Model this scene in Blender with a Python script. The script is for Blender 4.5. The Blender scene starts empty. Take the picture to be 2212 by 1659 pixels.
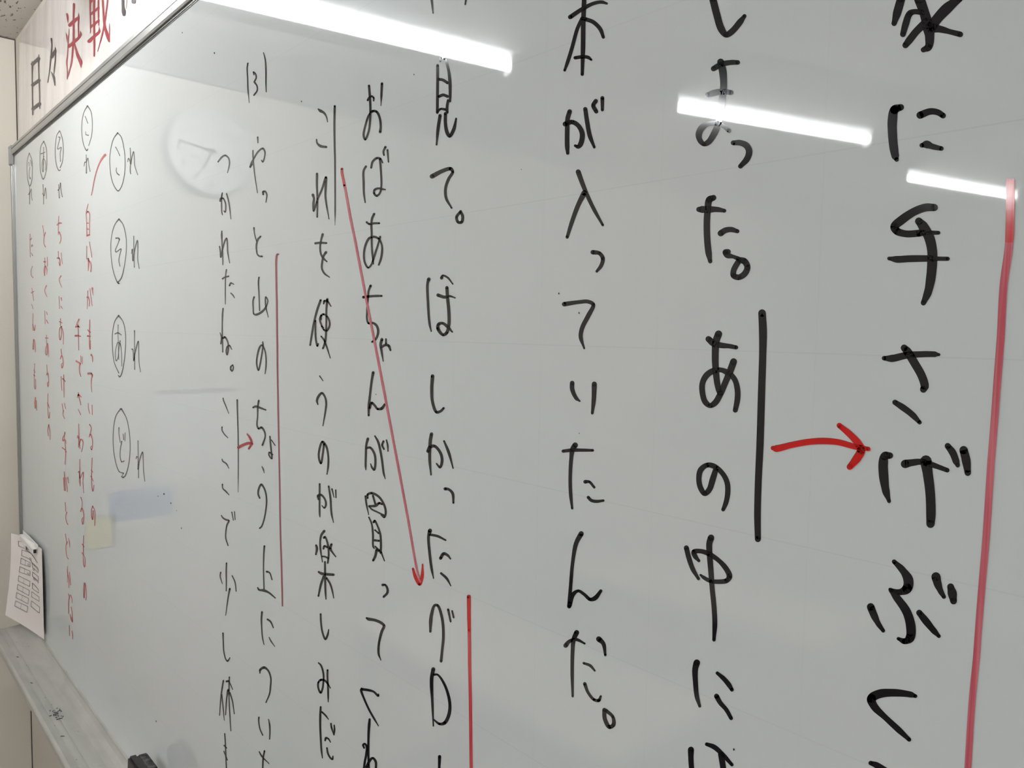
import bpy, bmesh, math, random
from mathutils import Vector, Matrix
random.seed(7)
sc = bpy.context.scene
C = sc.collection
# ------------------------------------------------------------------ camera
# world: board face is the plane Y=0, X along the board, Z up, floor at Z=0
F_PX, CX, CY = 1661.0, 1106.0, 829.5
DIST, EYE = 0.37516, 1.67
RX = Vector((0.66827559, 0.06004213, -0.74148681))
RY = Vector((0.74370827, -0.03049394, 0.66780845))
RZ = Vector((0.01748579, -0.99772995, -0.06503218))
CAM = Vector((0.0, -DIST, EYE))
def w(v): return Vector((RX.dot(v), RY.dot(v), RZ.dot(v)))
cam = bpy.data.cameras.new('camera'); co = bpy.data.objects.new('camera', cam); C.objects.link(co)
cam.sensor_width = 36; cam.lens = F_PX / 2212 * 36; cam.clip_start = 0.01
r_, u_, b_ = w(Vector((1, 0, 0))), -w(Vector((0, 1, 0))), -w(Vector((0, 0, 1)))
co.matrix_world = Matrix(((r_.x, u_.x, b_.x, CAM.x), (r_.y, u_.y, b_.y, CAM.y), (r_.z, u_.z, b_.z, CAM.z), (0, 0, 0, 1)))
sc.camera = co
# ------------------------------------------------------------------ world, exposure
wd = bpy.data.worlds.new('world'); sc.world = wd; wd.use_nodes = True
wd.node_tree.nodes['Background'].inputs[0].default_value = (0.8, 0.9, 1, 1)
wd.node_tree.nodes['Background'].inputs[1].default_value = 0.3
sc.view_settings.view_transform = 'Standard'; sc.view_settings.look = 'None'
sc.view_settings.exposure = 1.06; sc.view_settings.gamma = 1; sc.view_settings.use_curve_mapping = False
FILL_PANEL = 6  # glow strength of the added fill panels
TUBE = 50
# ------------------------------------------------------------------ helpers
def onY(px, py, y=0.0):
    """the point of the plane Y=y that the pixel (px,py) of the photograph shows"""
    v = w(Vector((px - CX, py - CY, F_PX)))
    return CAM + v * ((y - CAM.y) / v.y)
def mat(name, col, rough=0.5, metal=0.0, emit=None, es=1.0, spec=0.5):
    m = bpy.data.materials.new(name); m.use_nodes = True
    b = m.node_tree.nodes['Principled BSDF']
    b.inputs['Base Color'].default_value = (*col, 1); b.inputs['Roughness'].default_value = rough
    b.inputs['Metallic'].default_value = metal; b.inputs['Specular IOR Level'].default_value = spec
    if emit: b.inputs['Emission Color'].default_value = (*emit, 1); b.inputs['Emission Strength'].default_value = es
    return m
def nd(m, t, **k):
    n = m.node_tree.nodes.new(t)
    for a, v in k.items(): setattr(n, a, v)
    return n
def ln(m, a, b): m.node_tree.links.new(a, b)
def bsdf(m): return m.node_tree.nodes['Principled BSDF']
def add_bump(m, scale, strength, dist=0.001, detail=4, vec=(1, 1, 1)):
    tc = nd(m, 'ShaderNodeTexCoord'); mp = nd(m, 'ShaderNodeMapping'); mp.inputs['Scale'].default_value = vec
    nz = nd(m, 'ShaderNodeTexNoise'); nz.inputs['Scale'].default_value = scale; nz.inputs['Detail'].default_value = detail
    bp = nd(m, 'ShaderNodeBump'); bp.inputs['Strength'].default_value = strength; bp.inputs['Distance'].default_value = dist
    ln(m, tc.outputs['Object'], mp.inputs['Vector']); ln(m, mp.outputs[0], nz.inputs['Vector'])
    ln(m, nz.outputs['Fac'], bp.inputs['Height']); ln(m, bp.outputs[0], bsdf(m).inputs['Normal'])
    return nz
def add_mottle(m, scale, c1, c2, lo=0.35, hi=0.65, vec=(1, 1, 1), detail=5):
    tc = nd(m, 'ShaderNodeTexCoord'); mp = nd(m, 'ShaderNodeMapping'); mp.inputs['Scale'].default_value = vec
    nz = nd(m, 'ShaderNodeTexNoise'); nz.inputs['Scale'].default_value = scale; nz.inputs['Detail'].default_value = detail
    cr = nd(m, 'ShaderNodeValToRGB'); cr.color_ramp.elements[0].position = lo; cr.color_ramp.elements[1].position = hi
    cr.color_ramp.elements[0].color = (*c1, 1); cr.color_ramp.elements[1].color = (*c2, 1)
    ln(m, tc.outputs['Object'], mp.inputs['Vector']); ln(m, mp.outputs[0], nz.inputs['Vector'])
    ln(m, nz.outputs['Fac'], cr.inputs['Fac']); ln(m, cr.outputs[0], bsdf(m).inputs['Base Color'])
def link(name, me, m, parent=None, smooth=False):
    o = bpy.data.objects.new(name, me); C.objects.link(o)
    if m and not me.materials: me.materials.append(m)
    if parent: o.parent = parent
    if smooth:
        for p in me.polygons: p.use_smooth = True
    return o
def empty(name, loc=(0, 0, 0)):
    o = bpy.data.objects.new(name, None); C.objects.link(o); o.location = loc; o.empty_display_size = 0.02
    return o
def tag(o, label=None, cat=None, group=None, kind=None):
    if label: o['label'] = label
    if cat: o['category'] = cat
    if group: o['group'] = group
    if kind: o['kind'] = kind
    return o
def rel(o, parent):
    """keep world place under a parent that only has a location"""
    o.parent = parent; o.location = Vector(o.location) - Vector(parent.location); return o
def mesh(verts, faces, name='m'):
    me = bpy.data.meshes.new(name); me.from_pydata([tuple(v) for v in verts], [], faces); me.update(); return me
def box_bm(bm, x0, x1, y0, y1, z0, z1, bev=0.0, rot=None, at=None):
    g = bmesh.ops.create_cube(bm, size=1)
    vs = g['verts']
    for v in vs:
        v.co = Vector(((v.co.x + .5) * (x1 - x0) + x0, (v.co.y + .5) * (y1 - y0) + y0, (v.co.z + .5) * (z1 - z0) + z0))
    if bev > 0:
        es = list({e for v in vs for e in v.link_edges})
        r = bmesh.ops.bevel(bm, geom=es, offset=bev, segments=2, affect='EDGES')
    return bm
def box(name, x0, x1, y0, y1, z0, z1, m, parent=None, bev=0.0):
    bm = bmesh.new(); box_bm(bm, x0, x1, y0, y1, z0, z1, bev)
    me = bpy.data.meshes.new(name); bm.to_mesh(me); bm.free()
    return link(name, me, m, parent)
def extrude_profile(name, prof, a, b, axis, m, parent=None):
    """prof: closed list of 2-D points; axis 'X': (y,z) swept from x=a to b; axis 'Z': (x,y) swept in z; axis 'Y': (x,z)"""
    n = len(prof); vs = []
    for t in (a, b):
        for p in prof:
            vs.append((t, p[0], p[1]) if axis == 'X' else (p[0], p[1], t) if axis == 'Z' else (p[0], t, p[1]))
    fs = [(i, (i + 1) % n, n + (i + 1) % n, n + i) for i in range(n)]
    fs += [tuple(range(n))[::-1], tuple(range(n, 2 * n))]
    me = mesh(vs, fs, name)
    bm = bmesh.new(); bm.from_mesh(me); bmesh.ops.recalc_face_normals(bm, faces=bm.faces); bm.to_mesh(me); bm.free()
    return link(name, me, m, parent)
def cyl(name, c, r, y0, y1, m, parent=None, seg=48, r2=None, axis='Y'):
    vs = []; r2 = r if r2 is None else r2
    for t, rr in ((y0, r), (y1, r2)):
        for k in range(seg):
            a = 2 * math.pi * k / seg; p, q = rr * math.cos(a), rr * math.sin(a)
            vs.append((c[0] + p, t, c[2] + q) if axis == 'Y' else (t, c[1] + p, c[2] + q))
    fs = [(k, (k + 1) % seg, seg + (k + 1) % seg, seg + k) for k in range(seg)] + [tuple(range(seg))[::-1], tuple(range(seg, 2 * seg))]
    me = mesh(vs, fs, name); bm = bmesh.new(); bm.from_mesh(me); bmesh.ops.recalc_face_normals(bm, faces=bm.faces); bm.to_mesh(me); bm.free()
    return link(name, me, m, parent)
# pen strokes, traced as centre lines with widths; each is laid on the plane of the board
STROKES = '''
@ 1812 0 5.53
# kanji k
110: 745,-20 700,140 660,280/70
70: 1000,150 900,140 845,165/85 800,280/90 765,410/75
110: 1050,260 930,370/95 850,470 795,540/80
140: 960,-20 1020,150/130 1070,330/150 1085,450/120 1070,560/100 1010,595/70
120: 1440,-20/95 1280,110/140 1170,230/130 1100,330
130: 1100,330 1220,350/90 1330,380/70 1450,410/75
@ 1812 200 5.53
# kana k
120: 740,175/85 665,205/115 640,330/125 640,480/120 655,650/115 675,760/100 690,800/60
95: 970,270 1090,225/85 1180,235/80 1245,275/75
100: 990,630/60 1050,620/105 1120,645/75 1225,668/60
@ 1812 430 5.53
# kanji k
95: 1140,100 1040,100/105 900,150 750,250/115 665,330/110 690,380/100 800,415/90 960,408/90
60: 960,405/90 1060,402/60 1190,402/50
100: 955,265 1010,330/130 1080,460/135 1115,620/130 1115,760/130 1100,930/125 1065,1110/105 1010,1240/70
90: 600,710/50 700,720/90 850,712 1100,710/85 1200,712/55 1300,713/55
@ 1812 700 5.53
# kana k
90: 780,285/90 820,330/110 900,460/110 990,620/110 1025,740/110 1010,780/90
80: 540,408/60 640,410/95 800,375/90 1000,360/80 1140,360/75 1195,365/40
70: 670,935 770,1000/85 880,1085/80 965,1175/55
@ 1812 900 5.53
# kana k
110: 610,465/85 550,470/110 530,560/125 535,700/125 560,880/100 600,1010/50
100: 790,565/110 870,550/90 980,540/80 1100,570/75 1200,605/65 1295,640/60
150: 1040,530 1065,700/130 1090,900/125 1100,1150/125 1095,1280/110
80: 1300,350 1360,430/95 1400,530/90 1420,580/60
110: 1490,400 1520,520/115 1540,670/85
@ 1812 1159 5.53
# kana k
60: 660,300 760,400/90 830,520/130 815,620/130 720,665/80 610,630/40
60: 620,640 700,740/100 810,900/115 860,1080/125 850,1210/120 790,1250/80 710,1220/45
100: 380,840 420,940/95 470,1040/70 530,1125/50
80: 960,910 1040,1010/95 1130,1120/80 1195,1190/50
120: 1160,480 1180,560/105 1215,650/75 1255,720/55
90: 1335,600 1355,680/120 1370,770/90
@ 1812 1359 5.53
# kana k
50: 915,800 850,780/80 650,760/100 480,775/115 390,830/120 420,920/100 560,1060/75 700,1190/80 840,1320/55
# kana k
60: 380,1600 450,1625/80 560,1690 640,1740
@ 1812 379 5.53
# underline q
~105: 2050,40/105 2047,300/112 2040,700/112 2033,802/105
@ 1812 430 5.53
# underline p
~105: 2033,520/105 2020,650 1970,1000/102 1933,1640/100
# underline p
~100: 1933,1640 1905,2000 1860,2600/97 1815,3150/95
~95: 1815,3150 1760,4000 1690,4831/90 1640,5500/88
~88: 1640,5500 1590,6000 1540,6800 1538,6840
@ 1440 0 5.53
# kana k
95: 550,-20 600,180/95 650,340/95 710,415/75 780,375/80 870,270/80 930,190/50
# kana k
70: 560,820 650,770/75 770,745/65 850,745/60
60: 490,1130/60 560,1110/80 660,1095 770,1105/65
90: 645,740 670,850/100 680,1000/90 670,1150 650,1300/85 615,1480/85 570,1590/85 500,1696/75 445,1720/60 395,1670/70 385,1600/85 420,1526/85 500,1478/60 600,1475/65 680,1505/60 745,1560/60
@ 1440 200 5.53
# kana k
65: 795,600 880,600/75 955,635/85 985,700/85 960,790/80 880,880/60
@ 1440 400 5.53
# kana k
75: 560,150 510,175/90 490,300/85 480,450/85 485,650/85 500,800/85 520,910/55
60: 385,290/70 420,290/90 500,290 600,290/70 690,305/50
80: 645,575 700,540/75 770,530/70 845,550/55
70: 735,795 700,800 725,835/80 800,855/50 860,880/60
75: 860,890 930,910/85 965,980/80 930,1060/80 860,1100/75 800,1080/75 800,1020/75 840,940/75 870,900
@ 1440 660 5.53
# underline k
100: 1140,90/100 1150,300/105 1147,600/95 1135,1000/95 1115,1659/95 1095,2100/90 1085,2500/88 1090,2790/80
# kana k
80: 500,400/80 560,450/90 650,475/75 750,485/60 830,500/55
95: 620,340 590,430/95 580,600/90 585,750/85 600,900/80 620,1000/75 640,1050
90: 800,670 760,780/90 700,920/80 640,1060/80 580,1160/80 520,1195/65 460,1150/75 425,1020/75 430,920/75 480,830/80 560,780/80 650,770/65 740,810/80 810,880/70 845,1000/75 845,1120/75 820,1250/65
@ 1440 900 5.53
# kana k
70: 590,620 550,750/80 510,870/75 455,920/65 405,850/70 385,750/70 405,640/75 480,580/65 560,590/70 660,670/65 720,780/70 730,900/70 710,1020/65 675,1110/50
# arrow r
80: 1270,375/60 1310,380/90 1500,335/80 1700,300/80 1880,290/85 2050,305/80 2257,360/75 2410,385/55
70: 2062,105 2187,210/85 2287,320/95 2322,400/110 2277,490/110 2187,600/80
@ 1440 1120 5.53
# kanji k
65: 235,350 265,470/65 310,600/60 380,720/40
40: 385,505 340,450/65 325,400/65 400,390/60 500,420/65 620,500/60 710,600/70 750,690/75 720,740/65 620,755/60 520,745/55 450,710/50 405,675/30
95: 530,230/85 510,300/80 515,450/75 530,650/70 545,850/65 565,1050/65 575,1250/65 565,1450/45
@ 1440 1359 5.53
# kana k
90: 360,400/85 340,480/75 345,650/65 360,800/60 395,920/40
45: 605,525 680,590/60 740,660/65 780,725/50
65: 595,800 640,880/60 710,960/55 770,1065/50
# kana k
80: 290,1440 290,1550/70 305,1760/65
50: 480,1375 570,1410/65 680,1510/60 780,1620/45
80: 650,1490 680,1690/75 690,1760
@ 880 0 4.608
# kana k
30: 240,-20 255,130/15
# kana k
25: 585,-20 575,45/15
# kanji k
50: 1760,-20 1755,100 1750,250 1748,450 1740,740/35
48: 1620,170 1740,90/45 1850,35/40 1930,20/38 1985,35/25
40: 1740,180 1690,290 1640,470 1600,600 1565,700/28
45: 1770,190 1850,220 1920,290 1950,370/35
38: 1670,575 1750,565 1800,572 1830,595/25
# kana k
50: 1615,1110 1595,1180 1590,1300/50 1590,1450 1595,1525/35
50: 1570,1235/55 1640,1215/50 1700,1250/50 1740,1330/55 1725,1430/55 1700,1460/45 1670,1450/30
45: 1770,1085 1790,1220/48 1815,1350 1860,1465/30
45: 1875,1005 1850,1050 1880,1110
42: 1940,975 1940,1095/32
# kanji k
30: 300,650 300,800 298,1000 297,1120
35: 325,610/25 335,580 370,585 405,680/30 422,800/35 425,950/30 425,1010/20
30: 405,1000 395,1060 395,1120
32: 310,790 350,795 400,825
32: 315,960 355,945 400,960
35: 300,1110/25 330,1085 380,1090/30
35: 325,1150 305,1280/35 290,1440/20
35: 378,1130 378,1230 395,1320/40 420,1355/35 460,1290/38 485,1180/20
@ 880 330 4.608
# kana k
50: 245,235 350,180/42 430,160/40 450,190/32 410,260/32 380,350/30 385,450/30 440,550/20
# period k
32: 530,585 490,640 505,690 540,690 550,630 530,590
# kanji k
55: 1700,190 1740,300/50 1780,400/45 1850,550/42 1945,720/28
60: 1760,400 1700,520/50 1640,680/45 1590,840/35
# kana k
50: 1845,990 1910,1000/42 1945,1050/45 1930,1120/42 1885,1180/30
@ 880 580 4.608
# kana k
50: 1560,355 1700,335/42 1800,330/42 1850,360/42 1800,470/50 1740,590/48 1725,680/45 1760,795/20
# kana k
50: 1640,1140 1640,1200/48 1680,1290/42 1715,1320/20
55: 1860,1150 1855,1300/48 1840,1440/30
# kana k
35: 213,105/38 200,150/28 205,350 220,550/25 237,625/15
35: 340,95 350,70/22 400,90/22 452,155/15
38: 305,265 370,285/35 420,275/25 475,292/15
35: 393,190 400,300 412,430 412,560/35 390,640/35 355,660/32 305,600/38 310,555/35 350,545/30 400,580/35 445,630/18
# kana k
38: 250,1070 242,1200/35 250,1330/32 290,1430/32 330,1420/28 360,1390/25
@ 880 840 4.608
# kana k
35: 240,450/38 228,520 222,700/32 235,855/18
35: 205,620/38 225,580/40 270,570/32 330,640/32 345,720/32 325,780/28 290,745/18
25: 365,520/22 410,630/32 455,790/15
# kana k
35: 375,995 410,1000/28 450,1040/32 458,1135/22
# kana k
48: 1670,560/60 1645,600/55 1630,700/42 1620,900/38 1625,1050 1640,1190/25
40: 1550,620/35 1640,610/40 1750,610/35 1845,612/30
38: 1770,925/42 1810,925/30 1860,980/28
35: 1800,1080 1830,1110/35 1880,1120/35 1950,1112/28
@ 880 1080 4.608
# kana k
55: 1730,335 1680,430/48 1645,620/38 1625,850/38 1610,1060/45
45: 1615,1050 1650,940/45 1700,905/32 1760,940/35 1820,990/38 1870,975/50 1925,905/35
# kana k
32: 225,305/45 210,360/30 220,520/30 240,680/28 260,780/12
28: 225,345 300,360/28 380,400/20
35: 330,580 360,535/35 400,550/28 428,585/18
25: 335,730 390,780/28 432,855/12
# kana k
28: 228,1310/25 232,1200/38 240,1140/35 270,1050/28 300,1050/30 345,1180/30 358,1350/30 345,1500/28 335,1605/30
25: 405,1090 430,1210/20
25: 445,1105/20 460,1170/20
# underline r
40: 610,960 611,1150/38 614,1300/34
# underline q
~34: 614,1300 618,1659/34
~32: 618,1659 625,2000 630,2400 634,2720
@ 880 1299 4.608
# kana k
55: 1685,310/55 1655,380/50 1645,480/42 1640,700/38 1645,945/25
50: 1575,440/50 1610,400/40 1680,380/35 1765,420/22
42: 1905,375/60 1950,420/45 1970,535/28
35: 1755,615/28 1820,640/32 1865,690/22
38: 1765,820/38 1800,910/32 1860,980/32 1905,985/38 1925,945/25
# period k
45: 1960,1080 1965,1170/45 2010,1250/45 2050,1230/45 2045,1150/35 1975,1085/40
# kana k
42: 258,675 242,760/40 240,830/38 248,1000/28 258,1240/15
25: 265,730 300,730/22 370,830/28 420,1000/32 415,1120/38 370,1210/38 320,1220/28 265,1180/18
# kana k
35: 320,1545 315,1700/25
@ 640 320 9.217
# arrow q
50: 905,410/50 903,480/50 935,640/50 955,740/49
~49: 955,740 968,800/48
@ 640 320 9.217
# arrow p
~48: 968,800/48 1090,1475/48 1130,1659/46 1360,2857/46
~46: 1360,2857 1680,4516/46 2200,7281/44 2400,8400/40 2470,8650/36
@ 880 1080 4.608
# arrow r
30: 55,685/25 80,770/35 120,840/30 145,760/35 150,640/15
@ 640 170 9.217
# underline k
48: 765,545 758,900/45 762,1300/42 770,1659/38 772,2600/32 770,2920/6
# kana k
60: 437,605/30 480,640/65 550,680/50 600,760/32 622,860/20
32: 403,1210/32 415,1280/40 480,1340/60 595,1360/50
# kana k
52: 1447,140 1460,300/52 1470,450/50 1475,650/50 1470,800/48 1440,1050/45 1370,1210/45 1340,1130/48 1370,950/45 1450,720/45 1530,645/55 1600,660/55 1660,780/50 1680,950/50 1670,1060/60
45: 1420,430/42 1450,380/50 1500,350/45 1540,380/40 1540,440/30
50: 1705,95/55 1695,300/50 1685,540/15
@ 640 320 9.217
# kana k
50: 1775,-23/50 1735,68/45 1745,138/40
40: 1815,38/45 1835,277/30
48: 1385,365/50 1340,450/45 1340,700/48 1345,900/42 1370,1080/28
48: 1490,390/45 1520,270/48 1600,200/52 1670,210/50 1720,290/30
50: 1665,220 1680,400/45 1692,600/45 1690,780/42 1660,900/45 1600,950/48 1550,900/50 1560,830/50 1640,800/45 1700,815/48 1770,825/32
# kana k
48: 412,510/50 408,700/45 415,900/40 420,1100/38 415,1370/35
42: 330,930/60 350,1000/45 340,1100/50 345,1250/40 430,1000/42 510,820/45 590,580/50 585,750/50 578,950/42 600,1130/38 650,1410/20
@ 640 480 9.217
# kana k
45: 1400,0 1450,35/45 1550,22/50 1650,20/45
50: 1550,-165 1510,-80 1495,50/48 1500,200/45 1500,400/42 1510,600/42 1535,830/25
40: 1670,290/45 1640,400/42 1560,650/45 1490,850/42 1430,905/42 1370,820/42 1345,680/45 1370,480/48 1450,320/52 1540,290/55 1640,330/48 1700,450/42 1705,600/48 1680,740/48 1640,850/38
# kana k
48: 525,240/52 495,350/42 475,500/42 490,630/42 540,720/50 610,785/30
50: 380,420/50 480,410/50 600,415/40
48: 590,600/60 545,670/48 515,800/45 510,920/42 560,1020/42 660,1095/25
@ 640 630 9.217
# kana k
50: 1480,-118/55 1440,-13/48 1430,118/45 1415,250/40 1408,400/40 1410,560/45 1440,630/45 1530,625/50 1600,680/55 1630,790/55 1590,930/50 1510,1000/45
55: 1335,110/60 1450,95/55 1600,85/55 1700,85/45
# kana k
55: 1705,950/65 1680,1050/60 1700,1200/50 1730,1385/25
45: 1785,945/40 1785,1030/45
60: 1690,1110/50 1780,1060/55 1840,1080/60 1875,1165/45
# kanji k
45: 485,170/50 420,350/50 350,620/45 310,850/45 275,1065/38
42: 380,580/40 380,800/42 390,960/42 420,1080/42 435,1040/35
45: 545,240/35 560,190/55 620,195/45 690,290/25
45: 618,150/55 600,350/45 598,600/42 590,850/45 570,1020/50 530,1130/40
40: 490,550/45 495,480/50 540,450/45 610,490/40 660,600/40 655,700/45 600,780/45 550,760/40 495,650/40 467,550/40 480,500
40: 505,690/35 540,720
42: 495,890/35 550,960/42 600,1080/38 675,1320/20
@ 640 790 9.217
# comma k
30: 465,205/28 530,300/18
# kana k
45: 430,770/28 410,700/48 440,610/55 510,545/50 570,620/42 595,740/45 580,900/40 530,1195/22
# kana k
55: 1530,135/60 1500,300/50 1470,550/50 1445,800/60 1440,990/45
50: 1460,850/50 1500,740/55 1560,790/50 1620,860/50 1700,850/65 1760,770/50
@ 640 930 9.217
# kana k
52: 1425,165/60 1395,280/50 1385,500/50 1380,700/45 1385,780/25
50: 1400,350/50 1470,340/50 1550,450/50 1575,600/50 1550,780/50 1510,740/45 1480,665/25
42: 1565,110/35 1630,230/50 1700,550/50 1740,850/45 1770,960/20
45: 1735,215/48 1710,290/48 1745,370/38
40: 1795,190/32 1820,300/42 1825,410/30
# kana k
42: 550,270/48 530,450/45 490,650/48 452,560/45 455,400/45 520,225/50 590,300/48 635,500/42 635,700/45 610,870/25
# kana k
38: 465,1065/40 465,1250/42 462,1500/38 465,1659/38 470,1720/22
45: 440,1370/40 435,1300/60 490,1280/45 570,1370/42 590,1480/45 560,1540/40 510,1495/22
42: 645,1110/38 680,1350/45 700,1650/42 740,1830/18
38: 710,1165/35 750,1330/18
40: 785,1185/32 790,1335/28
@ 640 1050 9.217
# kanji k
42: 1375,200/40 1395,350/42 1440,570/20
50: 1420,240/40 1420,170/50 1500,140/55 1640,210/50 1750,380/48 1780,530/48 1750,620/40 1690,580/25
40: 1525,190/45 1570,350/42
45: 1710,360/45 1650,340/55 1580,390/60 1450,400/45
38: 1450,405/30 1500,460/38 1620,520/35 1740,580/40
35: 1445,620/32 1500,750/38 1525,950/45 1530,1200/42 1550,1240/30
40: 1540,720/50 1560,690/45 1620,800/40 1670,950/45 1685,1150/48 1680,1330/50
35: 1565,875/35 1640,940/40
50: 1560,1080/50 1650,1090/45
35: 1570,1200/30 1650,1290/60
50: 1600,1270/60 1570,1400/55 1530,1480/50
40: 1690,1320/42 1755,1490/22
# kanji k
45: 555,895/55 500,970/50 475,1100/42 480,1250/42 520,1510/22
40: 550,1030/50 570,1010/40 620,1130/42 645,1350/42 625,1530/40
42: 540,1245/45 560,1195/45 620,1220/40
42: 520,1400/35 570,1405/38 640,1440/40
55: 395,1180/45 410,1240/55 390,1360/38
50: 700,1160/50 675,1240/60 720,1320/40 785,1405/28
40: 570,1510/40 572,1700/45 575,1900/45 580,2100/42 590,2250/25
55: 445,1710/45 500,1740/62 600,1755/60 740,1765/55
55: 545,1800/50 490,1960/50 440,2190/38
38: 600,1830/45 670,1940/42 710,2060/38 745,2230/20
@ 640 1180 9.217
# kana k
45: 1720,770/60 1770,770/45 1815,850/50 1810,930/55 1740,1005/50
# kana k
50: 1400,1430/45 1440,1450/70 1560,1470/62 1680,1520/62 1745,1580/60 1700,1700/60 1650,1900/50 1635,2050/50 1640,2150/45 1685,2270/18
@ 640 1320 9.217
# kana k
42: 485,60/42 490,200/42 520,420/40 580,560/45 625,470/45 645,370/25
# kana k
35: 440,1030/28 490,1080/40 540,1250/40 540,1400/40 520,1550/42 485,1625/45 440,1540/42 440,1420/42 490,1370/50 560,1380/45 620,1440/40 680,1535/20
42: 622,1175/42 620,1300/40 630,1500/42 635,1700/38 635,1810/20
@ 640 1479 9.217
# kana k
42: 485,445/40 478,600/50 475,800/45 485,1050/42 500,1300/40 520,1460/20
38: 510,545 580,610/38 640,690/20
38: 690,775/35 700,850/40 750,1000/25
38: 755,810/32 760,900/40 750,1000/28
38: 575,1110/40 590,1060/45 640,1080/38 680,1145/22
38: 610,1260/35 630,1370/40 690,1470/38 720,1480/45 730,1425/28
# kana k
45: 1635,190/30 1630,220/50 1540,140/45 1440,110/55 1300,90/60
45: 1300,70/30 1290,110/55 1350,280/45 1450,500/45 1540,660/45 1635,820/22
# kana k
55: 1460,690/50 1450,800/60 1440,950/55 1435,1150/50 1435,1400/48 1445,1659/45 1448,1760
45: 1350,1260/40 1330,1200/45 1360,1175/40 1400,1230/50 1390,1400/50 1360,1560/50 1340,1740/45
50: 1400,1640/60 1450,1530/60 1520,1460/50 1580,1530/55 1585,1659/50 1585,1760
@ 440 90 9.217
# bracket k
30: 878,430/32 865,520/30 875,750/28 880,950/28 905,1215/14
# bracket k
22: 1190,220/20 1225,360/30 1237,550/34 1238,800/30 1242,1000/18
# numeral k
30: 1000,660/25 990,605/32 1030,640/32 1045,720/32 1010,795/35 1010,805/40 1060,880/32 1065,970/32 1000,1065/35
@ 440 280 9.217
# kana k
35: 285,640/32 370,540/40 430,515/40 490,560/35 513,640/30 505,730/30 472,860/15
# kana k
30: 1075,150/35 1078,265/20
34: 925,740/40 950,670/45 1000,570/35 1090,430/38 1175,375/42 1215,430/35 1215,520/30 1175,640/35 1150,610/22
26: 980,415/26 980,500/30 990,650/28 1015,900/25 1070,1260/18
30: 925,745/40 965,690/30
# kana k
38: 1185,1290/40 1185,1240/50 1220,1230/40 1255,1290/35 1238,1445/22
# kana k
30: 370,1260/26 358,1320/32 355,1450/30 362,1659/26 375,1695/20
38: 330,1420/45 345,1370/45 385,1370/35 425,1440/32 438,1530/30 425,1640/30 400,1615/20
26: 455,1275/26 490,1400/30 515,1550/28 540,1780/16
@ 440 440 9.217
# kana k
32: 360,545/26 358,620/38 365,800/26 378,1050/26 380,1215/20
30: 315,850/26 330,950/28 340,1065/32 375,900/32 430,720/34 455,690/32 470,800/30 475,950/28 515,1180/16
# kana k
34: 1000,480/34 1005,560/24 1025,660/24 1050,740/24
36: 1130,655/42 1080,710/45 1050,820/38 1050,920/32 1070,1010/30 1110,1045/35 1160,1050/40
# kana k
30: 452,1315/30 440,1400/26 433,1500/26 430,1800/24 430,2000/16
32: 375,1495/34 420,1465/34 495,1445/34
34: 515,1630/38 540,1580/36 600,1605/22
28: 540,1780/26 580,1820/28 612,1875/18
# underline m
30: 1490,1005/30 1460,1010/35 1442,1100/38 1440,1300/36 1445,1659/34
@ 440 570 9.217
# underline m
~32: 1443,400/34 1452,900/34 1458,1400/34 1462,1659/32 1465,2100/32
~30: 1465,2100 1475,2700 1485,3200 1500,3950/26
~28: 1500,3950 1510,4500 1525,5400/28 1545,6000/30 1565,6820/28
# kanji k
34: 1100,270/34 1090,350/34 1100,600/28 1112,930/26
34: 1005,660/38 985,720/34 985,880/30 1000,1000/32 1050,1010/50 1150,960/50 1220,890/45 1265,800/26 1275,720/26 1235,660/32 1230,760/34 1240,870/32 1285,1060/18
# kana k
34: 385,890/32 375,1000/34 368,1200/28 370,1450/30 378,1700/28 378,1755/24
24: 325,1370/16 355,1460/36 340,1590/30
34: 380,1480/50 420,1460/45 470,1530/34 490,1620/34 490,1700/34 465,1810/30 448,1740/34 470,1650/36 510,1625/34 560,1705/16
@ 440 700 9.217
# period k
34: 575,815/30 540,850/34 540,910/34 565,935/34 590,860/26 575,815
# kana k
34: 1175,355/26 1180,430/36 1140,700/34 1090,920/34 1055,800/34 1065,640/36 1120,450/40 1160,420/38 1215,520/30 1240,680/30 1238,850/30 1220,990/18
@ 440 840 9.217
# kana k
26: 385,185/26 395,230/26 440,340/26 498,490/14
24: 365,760/30 365,820/28 410,900/26 480,975/20
# underline k
34: 667,220/36 670,400/32 685,900/28 688,1659/22 685,2060/8
# iteration_mark k
24: 365,1400/22 380,1440/32 450,1490/32 500,1580/18
# iteration_mark k
26: 372,1900/30 380,1980/26 440,2040/34 505,2110/18
# kana k
40: 1095,235/42 1078,350/38 1072,550/30 1062,730/34 1095,790/45 1150,770/50 1205,840/38 1225,940/34 1170,1120/40
40: 985,370/42 1040,350/50 1130,380/45 1235,420/32
# kana k
30: 1318,950/34 1330,1100/36 1350,1290/34 1355,1390/34 1300,1320/30 1305,1265/36 1370,1310/34
26: 1350,1020/24 1420,1125/22
# arrow n
55: 690,1165/60 800,1110/60 900,1080/60 965,1095/40
35: 865,900/30 920,980/45 950,1080/45 895,1190/38
@ 440 1000 9.217
# comma k
24: 1160,75/22 1185,125/30 1203,200/14
# kana k
36: 1115,700/34 1085,620/40 1095,520/42 1145,430/48 1200,500/40 1235,600/36 1252,750/36 1235,950/34 1200,1130/34 1150,1270/36 1115,1300/34
# kana k
30: 350,1045/24 385,1095/34 440,1130/38 500,1150/38 465,1230/34 440,1380/30 440,1500/30 485,1645/25
30: 560,980/26 590,1140/20
28: 612,970/22 625,1130/20
@ 440 1160 9.217
# kanji k
30: 453,520/32 448,700/32 450,900/28 447,1075/20
34: 338,705/32 328,780/28 370,930/16
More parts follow.
